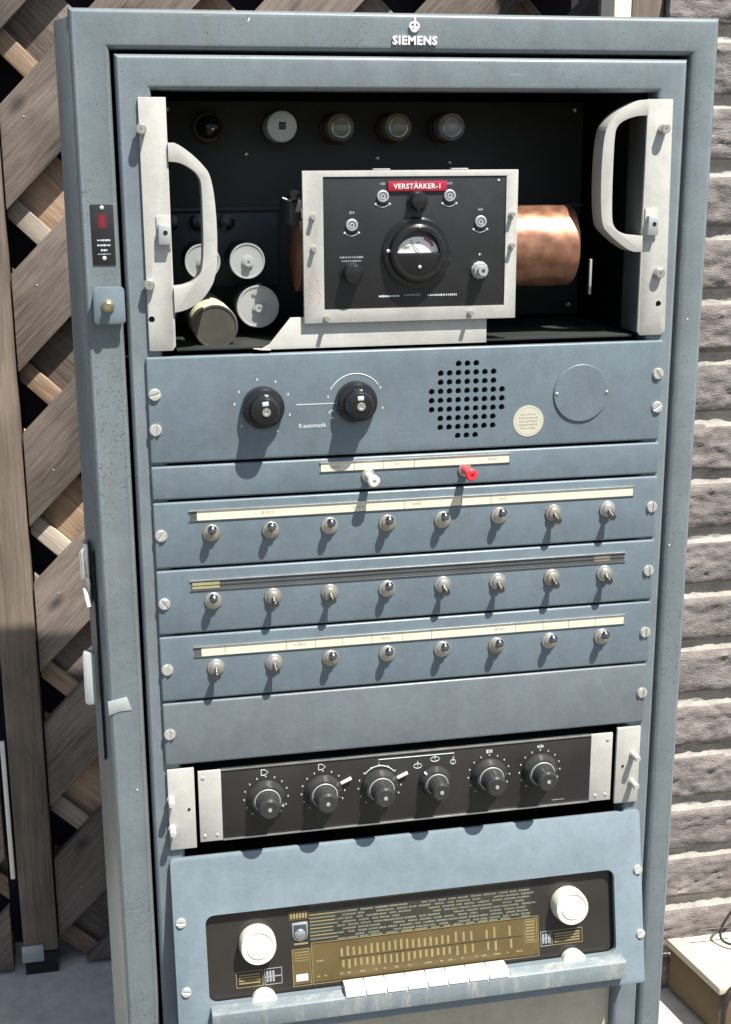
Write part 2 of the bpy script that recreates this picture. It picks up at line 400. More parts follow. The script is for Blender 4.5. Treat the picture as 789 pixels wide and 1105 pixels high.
# rating plate on the left upright
mb = MB(); mb.box(-.0432, -.0225, .0054, .0067, .0862, .1405, MT['black'], bevel=.0004)
pl = C_(mb.build('name_plate', cab))
mb = MB()
for z in (.1375, .0922): mb = MB(); mb.dome((-.0327, .0054, z), FWD, .0021, .0012, MT['rivet'], 12); mb.build('rivet', pl)
mb = MB()
for k, z in enumerate((.1085, .1040, .0995, .0960)): scribble(mb, -.0385+(.003 if k == 2 else 0), -.0265-(.003 if k == 2 else 0), z, .0054, .0018 if k < 3 else .0008, MT['mark'], .0020, .0005)
mb.box(-.0370, -.0290, .0051, .0055, .1190, .1320, MT['maroon']); mb.box(-.0345, -.0315, .0049, .0052, .1210, .1300, MT['maroon2'])
mb.build('print', pl)
# catch plate with screw
mb = MB(); mb.prism(rrect(-.0450, -.0165, .0325, .0670, .004), -.0045, -.0020, MT['panel'], bevel=.0008)
mb.box(-.0435, -.0190, -.0022, .0066, .0345, .0650, MT['panel'])
ct = C_(mb.build('catch', cab))
mb = MB(); mb.lathe((-.0320, -.0045, .0500), FWD, [(0, .0062), (.0015, .0062), (.0020, .0045), (.0075, .0042), (.0085, .0030), (.0085, 0)], MT['brass'], 20); mb.build('screw', ct)
# adhesive tape remnant
mb = MB()
mb.prism([(-.0535, -.3455), (-.0440, -.3440), (-.0345, -.3420), (-.0300, -.3565), (-.0420, -.3570), (-.0530, -.3605)], .0057, .0066, MT['tape'], bevel=.0001)
C_(mb.build('tape_strip', cab))
for cx, cz, w_, h_, a_ in ((.1065, .3010, .0012, .0042, .45), (.5480, .0200, .0014, .0014, 0), (.5420, -.2200, .0012, .0020, .2), (-.0290, -.4450, .0012, .0022, -.3)):
    mb = MB(); mb.prism([(-w_/2, -h_/2), (w_*.3, -h_*.6), (w_*.6, h_*.2), (w_*.1, h_*.6), (-w_*.6, h_*.3)], .0061, .0066, MT['white'], bevel=.00005)
    for v in mb.bm.verts: v.co = Matrix.Translation((cx, 0, cz)) @ Matrix.Rotation(a_, 4, 'Y') @ v.co
    C_(mb.build('paint_chip', cab))
# latch metalwork at the left edge
mb = MB()
mb.tube([(-.0655, .040, -.190), (-.0705, .034, -.196), (-.0700, .030, -.222), (-.0655, .030, -.232), (-.0660, .036, -.222), (-.0680, .040, -.205)], .0026, MT['chrome'], 10)
mb.box(-.0690, -.0640, .034, .052, -.2540, -.1880, MT['alu'], bevel=.001)
mb.tube([(-.0700, .034, -.232), (-.0665, .030, -.252)], .0022, MT['white'], 10)
C_(mb.build('latch', cab))
mb = MB(); mb.prism(rrect(-.0760, -.0640, -.3590, -.3030, .004), .034, .046, MT['tape'], bevel=.0015)
C_(mb.build('latch', cab))
mb = MB(); mb.box(-.0605, -.0585, .0300, .0345, -.42, -.195, MT['dark'], bevel=.0003); C_(mb.build('groove_shade', cab))  # dark strip stands in for the shade of a vertical groove

# ================================================================== GENERIC PANEL
def panel(root, x0, x1, z0, z1, mat, y0=0, y1=.0078, cuts=None, name='front_plate'):
    m = MB(); m.box(x0, x1, y0, y1, z0, z1, mat, bevel=.0023, seg=4)
    return m.build(name, root, cuts=cuts)
def rel(root):
    """parts are written in world measurements; undo the root's place"""
    inv = Matrix.Translation(-root.location)
    for c in root.children:
        c.matrix_parent_inverse = inv

# ================================================================== AMPLIFIER UNIT (top compartment)
amp = thing('amplifier_unit', 'open amplifier unit with cream handles, tubes and a black meter panel in the top opening', 'amplifier', (.26, .0, .003))
def bracket(xa, xb, side):
    cuts = MB(); xh = .0075 if side < 0 else .5128; zh = .0355 if side < 0 else .0370
    cuts.lathe((xh, .02, zh), FWD, [(0, 0), (0, .0030), (.05, .0030), (.05, 0)], MT['dark'], 14)
    cuts.bm.normal_update()
    m = MB(); m.prism([(xa, .006 if side < 0 else .0100), (xa, .234), (xb, .234), (xb+(0 if side < 0 else .004), .010), (xb+(-.003 if side < 0 else .000), .0055), (xa+.003, .0055)], .0008, .0044, MT['cream'], bevel=.0006)
    o = m.build('mounting_bracket', amp, cuts=cuts)
    m = MB(); m.lathe((xh, .0042, zh), FWD, [(0, .0034), (.001, .0034), (.001, 0)], MT['dark'], 14); m.build('hole_shade', o)  # black disc paints the darkness inside the bore
    xi = xb-.0032 if side < 0 else xa
    m = MB(); m.box(xi, xi+.0028, .0046, .045, .0080, .2330, MT['slot'], bevel=.0005); m.build('flange', o)
    return o
bl = bracket(.0040, .0290, -1); br = bracket(.4915, .5175, 1)
thumb_screw(.0055, .004, .2065, bl); thumb_screw(.0065, .004, .0680, bl, r=.0052, L=.010)
thumb_screw(.5075, .004, .2065, br); thumb_screw(.5105, .004, .0680, br, r=.0052, L=.010)
def clip(x, z, parent):
    m = MB()
    m.box(x-.0065, x+.0062, -.0010, .0015, z-.015, z+.015, MT['cream'], bevel=.0005)
    m.prism([(x-.0055, z-.011), (x+.0055, z-.011), (x+.0058, z+.006), (x-.0050, z+.008)], -.0070, -.0008, MT['can'], bevel=.0008)
    m.lathe((x+.001, -.0070, z), FWD, [(0, .0022), (.0003, .0022), (.0003, 0)], MT['dark'], 10)
    return m.build('clip', parent)
clip(.0222, .115, bl); clip(.5000, .116, br)
def handle(pts_o, pts_i, name='handle'):
    """flat D handle: outer and inner outline swept in depth"""
    def sm(P, n=3):
        for _ in range(n):
            Q = [P[0]]
            for a, b in zip(P, P[1:]): Q += [(a[0]*.75+b[0]*.25, a[1]*.75+b[1]*.25), (a[0]*.25+b[0]*.75, a[1]*.25+b[1]*.75)]
            P = Q+[P[-1]]
        return P
    m = MB(); m.prism(sm(pts_o)+sm(pts_i)[::-1], -.0020, .0230, MT['cream'], bevel=.0028, seg=3); return m.build(name, amp, sharp=40)
handle([(.0290, .1945), (.0370, .1945), (.0560, .1800), (.0700, .1620), (.0715, .0780), (.0570, .0530), (.0400, .0435), (.0290, .0415)],
       [(.0290, .1780), (.0410, .1770), (.0570, .1660), (.0585, .1500), (.0580, .0820), (.0490, .0700), (.0400, .0655), (.0290, .0645)])
handle([(.4915, .2335), (.4820, .2330), (.4560, .2190), (.4450, .2000), (.4460, .1180), (.4560, .1060), (.4790, .0890), (.4915, .0890)],
       [(.4915, .2190), (.4760, .2180), (.4600, .2110), (.4570, .1980), (.4575, .1240), (.4610, .1120), (.4720, .1060), (.4915, .1045)])
# chassis
m = MB(); m.box(.030, .490, .170, .173, .010, .238, MT['chassis'], bevel=.001)
for x, z in ((.04, .02), (.48, .02), (.04, .23), (.48, .23), (.26, .18), (.34, .175), (.12, .185)): m.dome((x, .170, z), FWD, .003, .002, MT['chrome'], 10)
m.box(.030, .490, .1665, .1700, .128, .131, MT['chassis2']); m.build('chassis_plate', amp)
m = MB(); m.box(.034, .150, .160, .1695, .050, .1260, MT['chassis2'], bevel=.001)
for x, z in ((.0380, .121), (.0960, .1205), (.0660, .121)): m.lathe((x, .160, z-.004), FWD, [(0, .0085), (.006, .0085), (.007, .006), (.007, 0)], MT['knob'], 16)
m.build('terminal_plate', amp)
m = MB(); m.box(.030, .490, .010, .165, .0035, .0062, MT['chassis'], bevel=.0005); m.build('chassis_floor', amp)
def tube(x, z, kind):
    m = MB(); m.lathe((x, .1695, z), FWD, [(0, .016), (.008, .016), (.010, .0135), (.012, .0135), (.012, 0)], MT['socket'], 24)
    o = m.build('vacuum_tube', amp)
    m = MB()
    if kind == 'white':
        m.lathe((x, .156, z), FWD, [(0, .0155), (.030, .0158), (.035, .0150), (.0365, .012), (.037, 0)], MT['tubewhite'], 28); b = m.build('bulb', o)
        m = MB(); m.box(x-.0035, x+.0035, .1182, .1192, z-.003, z+.004, MT['knob'], bevel=.0002); m.build('mark', o)
    elif kind == 'dark':
        m.dome((x, .156, z), FWD, .012, .010, MT['knob'], 24, base=.020); m.build('bulb', o)
        m = MB(); m.dome((x+.002, .126, z-.002), FWD, .003, .003, MT['getter'], 12); m.build('tip', o)
    else:
        m.dome((x, .156, z), FWD, .0138, .010, MT['glass'], 28, base=.028, n=8); m.build('bulb', o)
        m = MB(); m.lathe((x, .156, z), FWD, [(0, .008), (.020, .008), (.020, .0095), (.022, .0095), (.022, 0)], MT['celluloid'] if kind == 'glass' else MT['tubewhite'], 18)
        m.tube([(x+.0075*math.cos(a), .130, z+.0075*math.sin(a)) for a in [i*2*PI/16 for i in range(17)]], .0008, MT['getter'], 6); m.build('electrodes', o)
    return o
for x, z, k in ((.0795, .2115, 'dark'), (.1513, .2115, 'white'), (.2130, .2105, 'glass'), (.2730, .2110, 'glass'), (.3300, .2110, 'dim')): tube(x, z, k)
def can(x, z, y, r, endmat, bodymat, y2=.160, rim=True, nut=True):
    m = MB(); m.lathe((x, y2, z), FWD, [(0, r), (y2-y-.0015, r), (y2-y, r*.96), (y2-y, 0)], bodymat, 36)
    o = m.build('capacitor', amp)
    m = MB()
    m.lathe((x, y, z), FWD, [(-.0005, r*.99), (.0012, r*.97), (.0012, r*.90), (.0004, r*.88), (.0004, 0)], endmat, 36); m.build('end_cap', o)
    if nut:
        m = MB(); m.lathe((x+.0005, y-.0004, z-.001), FWD, [(0, .0062), (.002, .0060), (.002, .0042), (.005, .0042), (.005, .0014), (.0035, .0014), (.0035, 0)], MT['can'], 20); m.build('terminal', o)
    return o
can(.0625, .0825, .071, .0178, MT['can'], MT['chassis2'], y2=.12)
can(.1066, .0825, .071, .0178, MT['can'], MT['chassis2'], y2=.12)
can(.1166, .0370, .074, .0215, MT['can'], MT['chassis2'], y2=.12)
can(.0695, .0235, .028, .0215, MT['canend'], MT['canbody'], nut=False)
# copper screening can behind the meter panel
m = MB()
xa, xb, yc, zc, r = .1530, .4350, .058, .0930, .0405
NR = 30
m.lathe((xa, yc, zc), (1, 0, 0), [(0, 0), (0, r)]+[((xb-xa-.001)*k/NR, r) for k in range(1, NR+1)]+[(xb-xa, r-.001), (xb-xa, 0)], MT['copper'], 72,
        rmod=lambda i, t: 1+.016*noise.noise(Vector((t*38, 3*math.cos(i*PI/36), 3*math.sin(i*PI/36))))+.006*noise.noise(Vector((t*120, 9*math.cos(i*PI/36), 9*math.sin(i*PI/36)))))
cp = m.build('copper_can', amp)
m = MB(); m.box(.1435, .1555, .030, .090, .1180, .1420, MT['chassis2'], bevel=.001); m.build('transformer', amp)
m = MB(); m.lathe((.1480, .028, .1460), FWD, [(-.01, .0055), (.004, .0055), (.006, .004), (.006, 0)], MT['knob'], 14); m.tube([(.1370, .03, .1440), (.1420, .03, .1420), (.1500, .03, .1415)], .0008, MT['chrome'], 6); m.build('trimmer', amp)
m = MB(); m.box(.4565, .4590, .048, .052, .0430, .0790, MT['can'], bevel=.0004); m.build('post_highlight', amp)  # pale bar painted as the highlight on a thin post
# tray lip
m = MB(); m.prism([(.1080, .0030), (.1180, .0080), (.1390, .0330), (.3345, .0330), (.3345, .0030)], .0052, .0075, MT['cream'], bevel=.0005)
m.prism([(.1020, .0048), (.1080, .0048), (.1190, .0031), (.1100, .0031)], .0000, .0060, MT['cream'], bevel=.0003)
m.build('tray', amp)
# ---- meter panel
m = MB()
cuts = MB(); cuts.box(.1712, .3503, -.01, .0028, .0400, .1635, MT['dark'])
m.box(.1517, .3620, .0000, .0045, .0272, .1690, MT['cream'], bevel=.0006)
mp = m.build('meter_panel', amp, cuts=cuts)
m = MB(); m.box(.1560, .3580, .0047, .0140, .0320, .1660, MT['inside']); m.build('housing', mp)
m = MB(); m.box(.1718, .3497, .0010, .0027, .0406, .1629, MT['black'], bevel=.0003); m.build('face_plate', mp)
FP = .0010
for x in (.2270, .3030):
    m = MB(); m.box(x-.0075, x+.0090, .0005, .0080, .1692, .1706, MT['cream'], bevel=.0004); m.build('tab', mp)
def jack(x, z, lab=True):
    m = MB()
    m.lathe((x, FP, z), FWD, [(0, .0058), (.0020, .0058), (.0026, .0050), (.0026, .0040), (.0012, .0038), (.0012, .0028), (.0024, .0026), (.0024, .0012), (.0006, .0010), (.0006, 0)], MT['can'], 22)
    for s in (-1, 1): m.dome((x+s*.0068, FP, z-.0075), FWD, .0014, .0008, MT['can'], 8)
    m.tube([(x-.0060+.0120*i/6, FP, z-.0080-.0022*math.sin(PI*i/6)) for i in range(7)], .0005, MT['faint'], 5)
    if lab: scribble(m, x-.0025, x+.0025, z+.0115, FP, .0030, MT['faint'], .0012, .0005)
    return m.build('socket', mp)
for x, z in ((.1985, .1190), (.2285, .1452), (.2938, .1452), (.3250, .1205)): jack(x, z)
def small_knob(x, z, r, L, parent, name='knob', grip=True):
    m = MB(); m.lathe((x, FP, z), FWD, [(0, r*1.15), (.002, r*1.15), (.0025, r), (L*.9, r*.9), (L, r*.78), (L+.0006, r*.4), (L+.0006, 0)], MT['knob'], 32, rmod=(lambda i, t: 1-.04*(i % 2)) if grip else None)
    return m.build(name, parent, sharp=25)
small_knob(.2620, .1405, .0088, .0130, mp); small_knob(.1975, .0745, .0095, .0140, mp)
m = MB(); scribble(m, .1865, .2095, .0890, FP, .0022, MT['faint']); scribble(m, .1885, .2075, .0855, FP, .0020, MT['faint'])
scribble(m, .2245, .2450, .0515, FP, .0022, MT['mark'], .0025, .0003); scribble(m, .2500, .2660, .0522, FP, .0018, MT['faint']); scribble(m, .2730, .3020, .0515, FP, .0020, MT['mark'])
scribble(m, .3240, .3262, .0895, FP, .0028, MT['mark']); m.dome((.3425, FP, .1590), FWD, .0013, .001, MT['rivet'], 8)
m.build('engraving', mp)
# round meter
mx_, mz_ = .2615, .0925
m = MB(); m.lathe((mx_, FP, mz_), FWD, [(0, .0335), (.004, .0335), (.0055, .0315), (.0055, .0285), (.0105, .0270), (.0125, .0245), (.0125, .0212)], MT['knob'], 56)
m.lathe((mx_, FP, mz_), FWD, [(.0125, .0212), (.0095, .0208), (.0095, .0206)], MT['knob'], 56)
m.build('meter_bezel', mp)
m = MB()
P = [(mx_+.0207*math.cos(a), mz_+.0207*math.sin(a)) for a in [PI*i/24 for i in range(25)]]
def half(rad, zoff, y0, y1, mat, lo=0, a0=0, a1=PI):
    m.prism([(mx_+rad*math.cos(a0+(a1-a0)*i/24), mz_+zoff+rad*math.sin(a0+(a1-a0)*i/24)) for i in range(25)], y0, y1, mat)
half(.0207, .000, FP-.0060, FP-.0050, MT['chassis2'], a0=0, a1=PI)
m.prism([(mx_+.0200*math.cos(a), mz_+.0002+.0150*math.sin(a)) for a in [PI*i/24 for i in range(25)]], FP-.0068, FP-.0061, MT['meterwhite'])
m.prism([(mx_+.0165*math.cos(a), mz_+.002+.0150*math.sin(a)) for a in [.32+.85*i/8 for i in range(9)]]+[(mx_+.0140*math.cos(a), mz_+.002+.0110*math.sin(a)) for a in [.32+.85*i/8 for i in range(8, -1, -1)]], FP-.0073, FP-.0069, MT['meterred'])
scribble(m, mx_-.0150, mx_-.0080, mz_+.0055, FP-.0070, .0030, MT['pencil'], .0010, .0008); scribble(m, mx_-.0020, mx_+.0020, mz_+.0095, FP-.0070, .0020, MT['pencil'], .001, .0006)
m.tube([(mx_+.001, FP-.0078, mz_), (mx_-.0075, FP-.0078, mz_+.0120)], .0003, MT['knob'], 5)
m.build('meter_scale', mp)
m = MB()
m.prism([(mx_+.0212*math.cos(a), mz_+.0212*math.sin(a)) for a in [PI+PI*i/24 for i in range(25)]], FP-.0118, FP-.0040, MT['knob'], bevel=.0006)
m.build('meter_cover', mp)
for dx, dz in ((0, .0250), (-.0290, .0020), (.0262, .0020), (.0005, -.0130)):
    m = MB(); yb = FP-.0125 if abs(dx) < .01 and dz > 0 else (FP-.0117 if dz < 0 else FP-.0055)
    m.dome((mx_+dx, yb, mz_+dz), FWD, .0018, .0012, MT['rivet'], 12, base=.0008); m.build('screw', mp)
m = MB(); m.lathe((.3245, FP, .0745), FWD, [(0, .0085), (.003, .0085), (.0036, .0075), (.008, .0070), (.008, .0050), (.0145, .0046), (.0145, .0020), (.011, .0020), (.011, 0)], MT['can'], 22, rmod=lambda i, t: 1-.05*(i % 2)); m.build('connector', mp)
# embossed label tape
m = MB(); m.box(.2335, .2905, -.0010, .0008, .1497, .1590, MT['redtape'], bevel=.0002)
lt = m.build('label_tape', mp)
m = MB(); text_mb(m, 'VERSTÄRKER-1', .2620, .1541, -.0011, .0066, MT['white'], depth=.0002, spacing=1.08, bold=.00012); m.build('lettering', lt)
# red pencil scrawl on the frame, screws
m = MB()
for k in range(3):
    x = .1580+.0040*k; pts = []
    for i in range(12): pts.append((x+random.uniform(-.0020, .0020), -.00005, .0800-i*.0031+random.uniform(-.0022, .0022)))
    m.tube(pts, .00024, MT['redink'], 4)
m.build('scrawl', mp)
for x, z in ((.1607, .1270), (.1611, .0975), (.3557, .1270), (.3563, .0975), (.1727, .0320), (.3155, .0335)):
    m = MB(); m.lathe((x, .0001, z), FWD, [(0, .0030), (.0016, .0030), (.0016, .0022), (.0070, .0022), (.0070, 0)], MT['chrome'], 12); m.build('screw', mp)
rel(amp)

# ================================================================== CONTROL PANEL WITH LOUDSPEAKER GRILLE
cp = thing('control_panel', 'blue-grey front panel with two large black knobs, punched loudspeaker holes and a cream sticker', 'control panel', (.26, .0, -.0525))
cuts = MB()
gx, gz, pit = .3140, -.0525, .00905
cols = {0: 1, 1: 3, 2: 3, 3: 4, 4: 4, 5: 4, 6: 3, 7: 3, 8: 1}
for rr_ in range(9):
    for cc in range(-cols[rr_], cols[rr_]+1):
        cuts.lathe((gx+cc*pit, .02, gz+(4-rr_)*pit), FWD, [(0, 0), (0, .0031), (.04, .0031), (.04, 0)], MT['dark'], 12)
panel(cp, .0, .5210, -.1030, .0, MT['panel'], cuts=cuts)
m = MB(); m.box(gx-.045, gx+.045, .0095, .0105, gz-.045, gz+.045, MT['dark']); m.build('speaker_cloth', cp)
for x, z in ((.0070, -.0355), (.0063, -.0694), (.5158, -.0338), (.5167, -.0684)): screw_head(x, 0, z, cp)
def big_knob(x, z, ang, pa):
    m = MB()
    prof = [(0, .0206), (.0050, .0208), (.0095, .0198), (.0115, .0180), (.0125, .0148), (.0240, .0132), (.0268, .0118), (.0275, .0090), (.0275, 0)]
    m.lathe((x, 0, z), FWD, prof, MT['knob'], 48, rmod=lambda i, t: (1-.035*(i % 2)) if .012 < t < .026 else 1)
    o = m.build('knob', cp, sharp=25)
    m = MB(); m.lathe((x, -.0275, z), FWD, [(0, .0042), (.0012, .0040), (.0012, .0022), (.0002, .0020), (.0002, 0)], MT['alu'], 20); m.build('collet_nut', o)
    R = Matrix.Translation((x, 0, z)) @ Matrix.Rotation(ang, 4, 'Y')
    m = MB(); m.box(.0145, .0200, -.0085, -.0062, -.0011, .0011, MT['white'], bevel=.0003, mat=R); m.build('pointer', o)
    R2 = Matrix.Translation((x, 0, z)) @ Matrix.Rotation(pa, 4, 'Y')
    m = MB(); m.box(.0060, .0100, -.0281, -.0272, -.0030, .0030, MT['mark'], bevel=.0002, mat=R2); m.build('cap_mark', o)
    return o
K1 = (.1095, -.0517); K2 = (.2010, -.0500)
big_knob(K1[0], K1[1], PI+.20, -PI/2-.10); big_knob(K2[0], K2[1], PI-.1, -PI/2-.05)
m = MB()
for a in (100, 62, 25, -18, -60, -140, 172, 145):
    q = math.radians(a); s = .0275
    m.box(K1[0]+s*math.cos(q)-.0007, K1[0]+s*math.cos(q)+.0007, -.0003, .0001, K1[1]+s*math.sin(q)-.0012, K1[1]+s*math.sin(q)+.0012, MT['mark'])
m.box(.1420, .1800, -.0003, .0001, -.0512, -.0503, MT['mark'])
m.tube([(K2[0]+.0275*math.cos(a), .0001, K2[1]+.0275*math.sin(a)) for a in [math.radians(35+112*i/24) for i in range(25)]], .0006, MT['mark'], 6)
for a in (28, 150, -15, -160, 168): q = math.radians(a); m.box(K2[0]+.0280*math.cos(q)-.0007, K2[0]+.0280*math.cos(q)+.0007, -.0003, .0001, K2[1]+.0280*math.sin(q)-.0011, K2[1]+.0280*math.sin(q)+.0011, MT['mark'])
scribble(m, .1758, .1795, -.0580, 0, .0026, MT['mark'], .0016, .0006); scribble(m, .1758, .1795, -.0650, 0, .0020, MT['mark'], .0016, .0006)
text_mb(m, 'R.automatik', .1577, -.0720, -.0001, .0056, MT['mark'], depth=.0002, bold=.00010)
m.build('engraving', cp)
m = MB(); m.lathe((.4335, 0, -.0505), FWD, [(-.001, .0292), (.0012, .0292), (.0018, .0286), (.0018, 0)], MT['panel'], 64); bp_ = m.build('blanking_disc', cp)
for x in (.4075, .4605):
    m = MB(); m.dome((x, -.0018, -.0505), FWD, .0019, .0010, MT['chrome'], 12); m.build('screw', bp_)
m = MB(); m.lathe((.3785, 0, -.0770), FWD, [(-.0001, .0160), (.0004, .0160), (.0004, 0)], MT['sticker'], 40)
m.tube([(.3785+.0140*math.cos(i*2*PI/32), -.0003, -.0770+.0140*math.sin(i*2*PI/32)) for i in range(33)], .00025, MT['stickprint'], 4)
for z, w in ((-.0700, .008), (-.0735, .010), (-.0770, .0095), (-.0805, .010), (-.0840, .0075)): scribble(m, .3785-w, .3785+w, z, -.0003, .0018, MT['stickprint'], .0015, .0008)
m.build('sticker', cp)
rel(cp)

# ================================================================== LABEL STRIPS
def strip(root, x0, x1, z0, z1, kind):
    """narrow window with a label strip lying in it"""
    fr = MB()
    y = -.0004
    fr.box(x0-.0012, x1+.0012, -.0016, .0002, z1, z1+.0012, MT['alu'], bevel=.0003)
    fr.box(x0-.0012, x1+.0012, -.0010, .0002, z0-.0010, z0, MT['slot'], bevel=.0002)  # dark bar paints the shadow line along the strip's lower edge
    o = fr.build('label_holder', root)
    s = MB()
    if kind == 'paper':
        s.box(x0+.0002+.0065, x1, -.0006, .0002, z0, z1, MT['paper']); s.box(x0, x0+.0066, -.0003, .0002, z0, z1, MT['slot'])
    elif kind == 'whole':
        s.box(x0, x1, -.0006, .0002, z0, z1, MT['paper'])
    else:
        s.box(x0, x1, -.0003, .0002, z0, z1, MT['slot']); s.box(x0+.001, x0+.028, -.0008, -.0001, z0+.0012, z1-.0012, MT['celluloid'])
        s.box(x1-.034, x1-.016, -.0007, -.0001, z0+.0015, z1-.0020, MT['pencil'])
        s.box(x0, x1, -.0008, -.0001, (z0+z1)/2-.0006, (z0+z1)/2+.0002, MT['chassis2'])
    if kind != 'empty':
        n = int((x1-x0)/.0293)
        for i in range(1, n):
            xx = x0+i*(x1-x0)/n+random.uniform(-.002, .002)
            if random.random() < .55: s.box(xx-.0002, xx+.0002, -.0008, -.0004, z0, z1, MT['pencil'])
        for i in range(n):
            xx = x0+(i+.5)*(x1-x0)/n
            if random.random() < .4: scribble(s, xx-.006, xx+random.uniform(-.002, .007), (z0+z1)/2, -.0006, .0032, MT['pencil'], .0005, .0016)
    s.build('label_strip', o)

# ---- push-button panel
bp = thing('pushbutton_panel', 'narrow blue-grey panel with one white and one red button under a short label strip', 'control panel', (.26, 0, -.122))
panel(bp, .0, .5222, -.1392, -.1058, MT['panel'])
strip(bp, .1655, .3590, -.1185, -.1100, 'whole')
def button(x, z, mat, label):
    m = MB(); m.lathe((x, 0, z), FWD, [(-.001, .0070), (.0015, .0070), (.0022, .0062), (.0022, 0)], MT['chrome'], 24); o = m.build('push_button', bp)
    d = Vector((.10, -1, -.10)).normalized()
    m = MB(); m.lathe(Vector((x, -.002, z)), d, [(0, .0040), (.010, .0044), (.014, .0058), (.0185, .0062), (.0195, .0050), (.0195, .0020), (.0180, .0018), (.0180, 0)], mat, 24); m.build('cap', o)
    o['label'] = label
button(.2130, -.1245, MT['keys'], 'white push button'); button(.3125, -.1235, MT['red'], 'red push button')
rel(bp)

# ================================================================== SWITCH PANELS
def toggle(x, z, up, parent):
    m = MB(); m.lathe((x, 0, z), FWD, [(-.001, .0090), (.0012, .0090), (.0020, .0082), (.0026, .0062), (.0052, .0058), (.0058, .0048), (.0058, 0)], random.choice((MT['chrome'], MT['chrome'], MT['nutdull'])), 24, rmod=lambda i, t: 1-.05*(i % 2) if t < .0015 else 1)
    o = m.build('toggle_switch', parent)
    tl = .72 if up else -.60
    ax = random.uniform(-.07, .07); d = Vector((ax, -1, tl+random.uniform(-.05, .05))).normalized()
    m = MB(); L = .0102
    prof = [(0, .0022), (L*.40, .0023), (L*.70, .0034), (L*.98, .0045), (L*1.18, .0042), (L*1.31, .0026), (L*1.36, 0)]
    m.lathe((x, -.0035, z), d, prof, MT['lever'], 18); m.build('lever', o)
    return o
G1 = 'switch panels with eight toggles each'
def switch_panel(label, z1, z0, xr, zt, states, kind, sx0, sx1, sz0, sz1, zs):
    t = thing('switch_panel', label, 'switch panel', (.26, 0, (z0+z1)/2), G1)
    panel(t, .0, xr, z0, z1, MT['panel'])
    for i, s in enumerate(states): toggle(.0556+i*.05875+random.uniform(-.0006, .0006), zt+random.uniform(-.0006, .0006), s == 'u', t)
    strip(t, sx0, sx1, sz0, sz1, kind)
    for x in (.0068, .5166): screw_head(x, 0, zs, t)
    rel(t)
switch_panel('topmost of the three toggle switch panels, first six levers up and cream label strip', -.1418, -.2085, .5224, -.1745, 'uuuuuudd', 'paper', .0355, .4945, -.1610, -.1518, -.1745)
switch_panel('middle toggle switch panel with an empty dark label slot instead of cream paper', -.2108, -.2773, .5228, -.2445, 'uddudddd', 'empty', .0340, .4888, -.2325, -.2232, -.2445)
switch_panel('lowest toggle switch panel, two left levers down, above the blank panel', -.2796, -.3485, .5228, -.3150, 'dduuuuuu', 'paper', .0348, .4912, -.3022, -.2928, -.3140)
# blank panel
bk = thing('blank_panel', 'plain greyer blank panel with one screw each end under the toggle rows', 'panel', (.26, 0, -.385))
panel(bk, .0, .5210, -.4190, -.3508, MT['blank'])
for x in (.0062, .5167): screw_head(x, 0, -.3840, bk)
rel(bk)

# ================================================================== MIXER
mx = thing('mixer_unit', 'black mixer panel with six round black knobs between cream end brackets', 'mixer', (.26, 0, -.47))
for xa, xb, s in ((.0015, .0290, -1), (.4905, .5180, 1)):
    m = MB(); m.box(xa, xb, .0000, .0040, -.5145, -.4240, MT['cream'], bevel=.0008); o = m.build('mounting_bracket', mx)
    x = .0045 if s < 0 else .5100
    for z in (-.4560, -.4890):
        m = MB(); m.lathe((x, 0, z), FWD, [(0, .0042), (.0015, .0042), (.0015, .0032), (.0130, .0036), (.0150, .0028), (.0150, 0)], MT['cream'], 18); m.build('screw', o)
    m = MB(); m.lathe((.0225 if s < 0 else .4985, -.0002, -.4695), FWD, [(0, .0016), (.0003, .0016), (.0003, 0)], MT['dark'], 10); m.build('hole_shade', o)  # flat black disc painted as a dark bore, nothing is cut
m = MB(); m.box(.0335, .4855, .0050, .0400, -.5085, -.4320, MT['inside'], bevel=.0008); m.build('chassis', mx)
for xa, xb in ((.0328, .0565), (.4612, .4862)):
    m = MB(); m.box(xa, xb, .0015, .0048, -.5095, -.4295, MT['cream'], bevel=.0005); o = m.build('end_plate', mx)
    xx = (xa+.005, xa+.018) if xa < .1 else (xb-.018, xb-.006)
    for q, z in ((xx[0] if xa < .1 else xx[1], -.4370), (xx[0], -.5030), (xx[1], -.5030)):
        m = MB(); m.dome((q, .0015, z), FWD, .0023, .0008, MT['can'], 12); m.build('screw', o)
for z0, z1 in ((-.4305, -.4288), (-.5100, -.5082)):
    m = MB(); m.box(.0567, .4610, .0010, .0048, z0, z1, MT['alu'], bevel=.0003); m.build('trim', mx)
m = MB(); m.box(.0568, .4609, .0022, .0048, -.5080, -.4307, MT['mixer'], bevel=.0003); m.build('face_plate', mx)
MK = [.1030, .1635, .2245, .2850, .3455, .4030]; MZ = -.4650
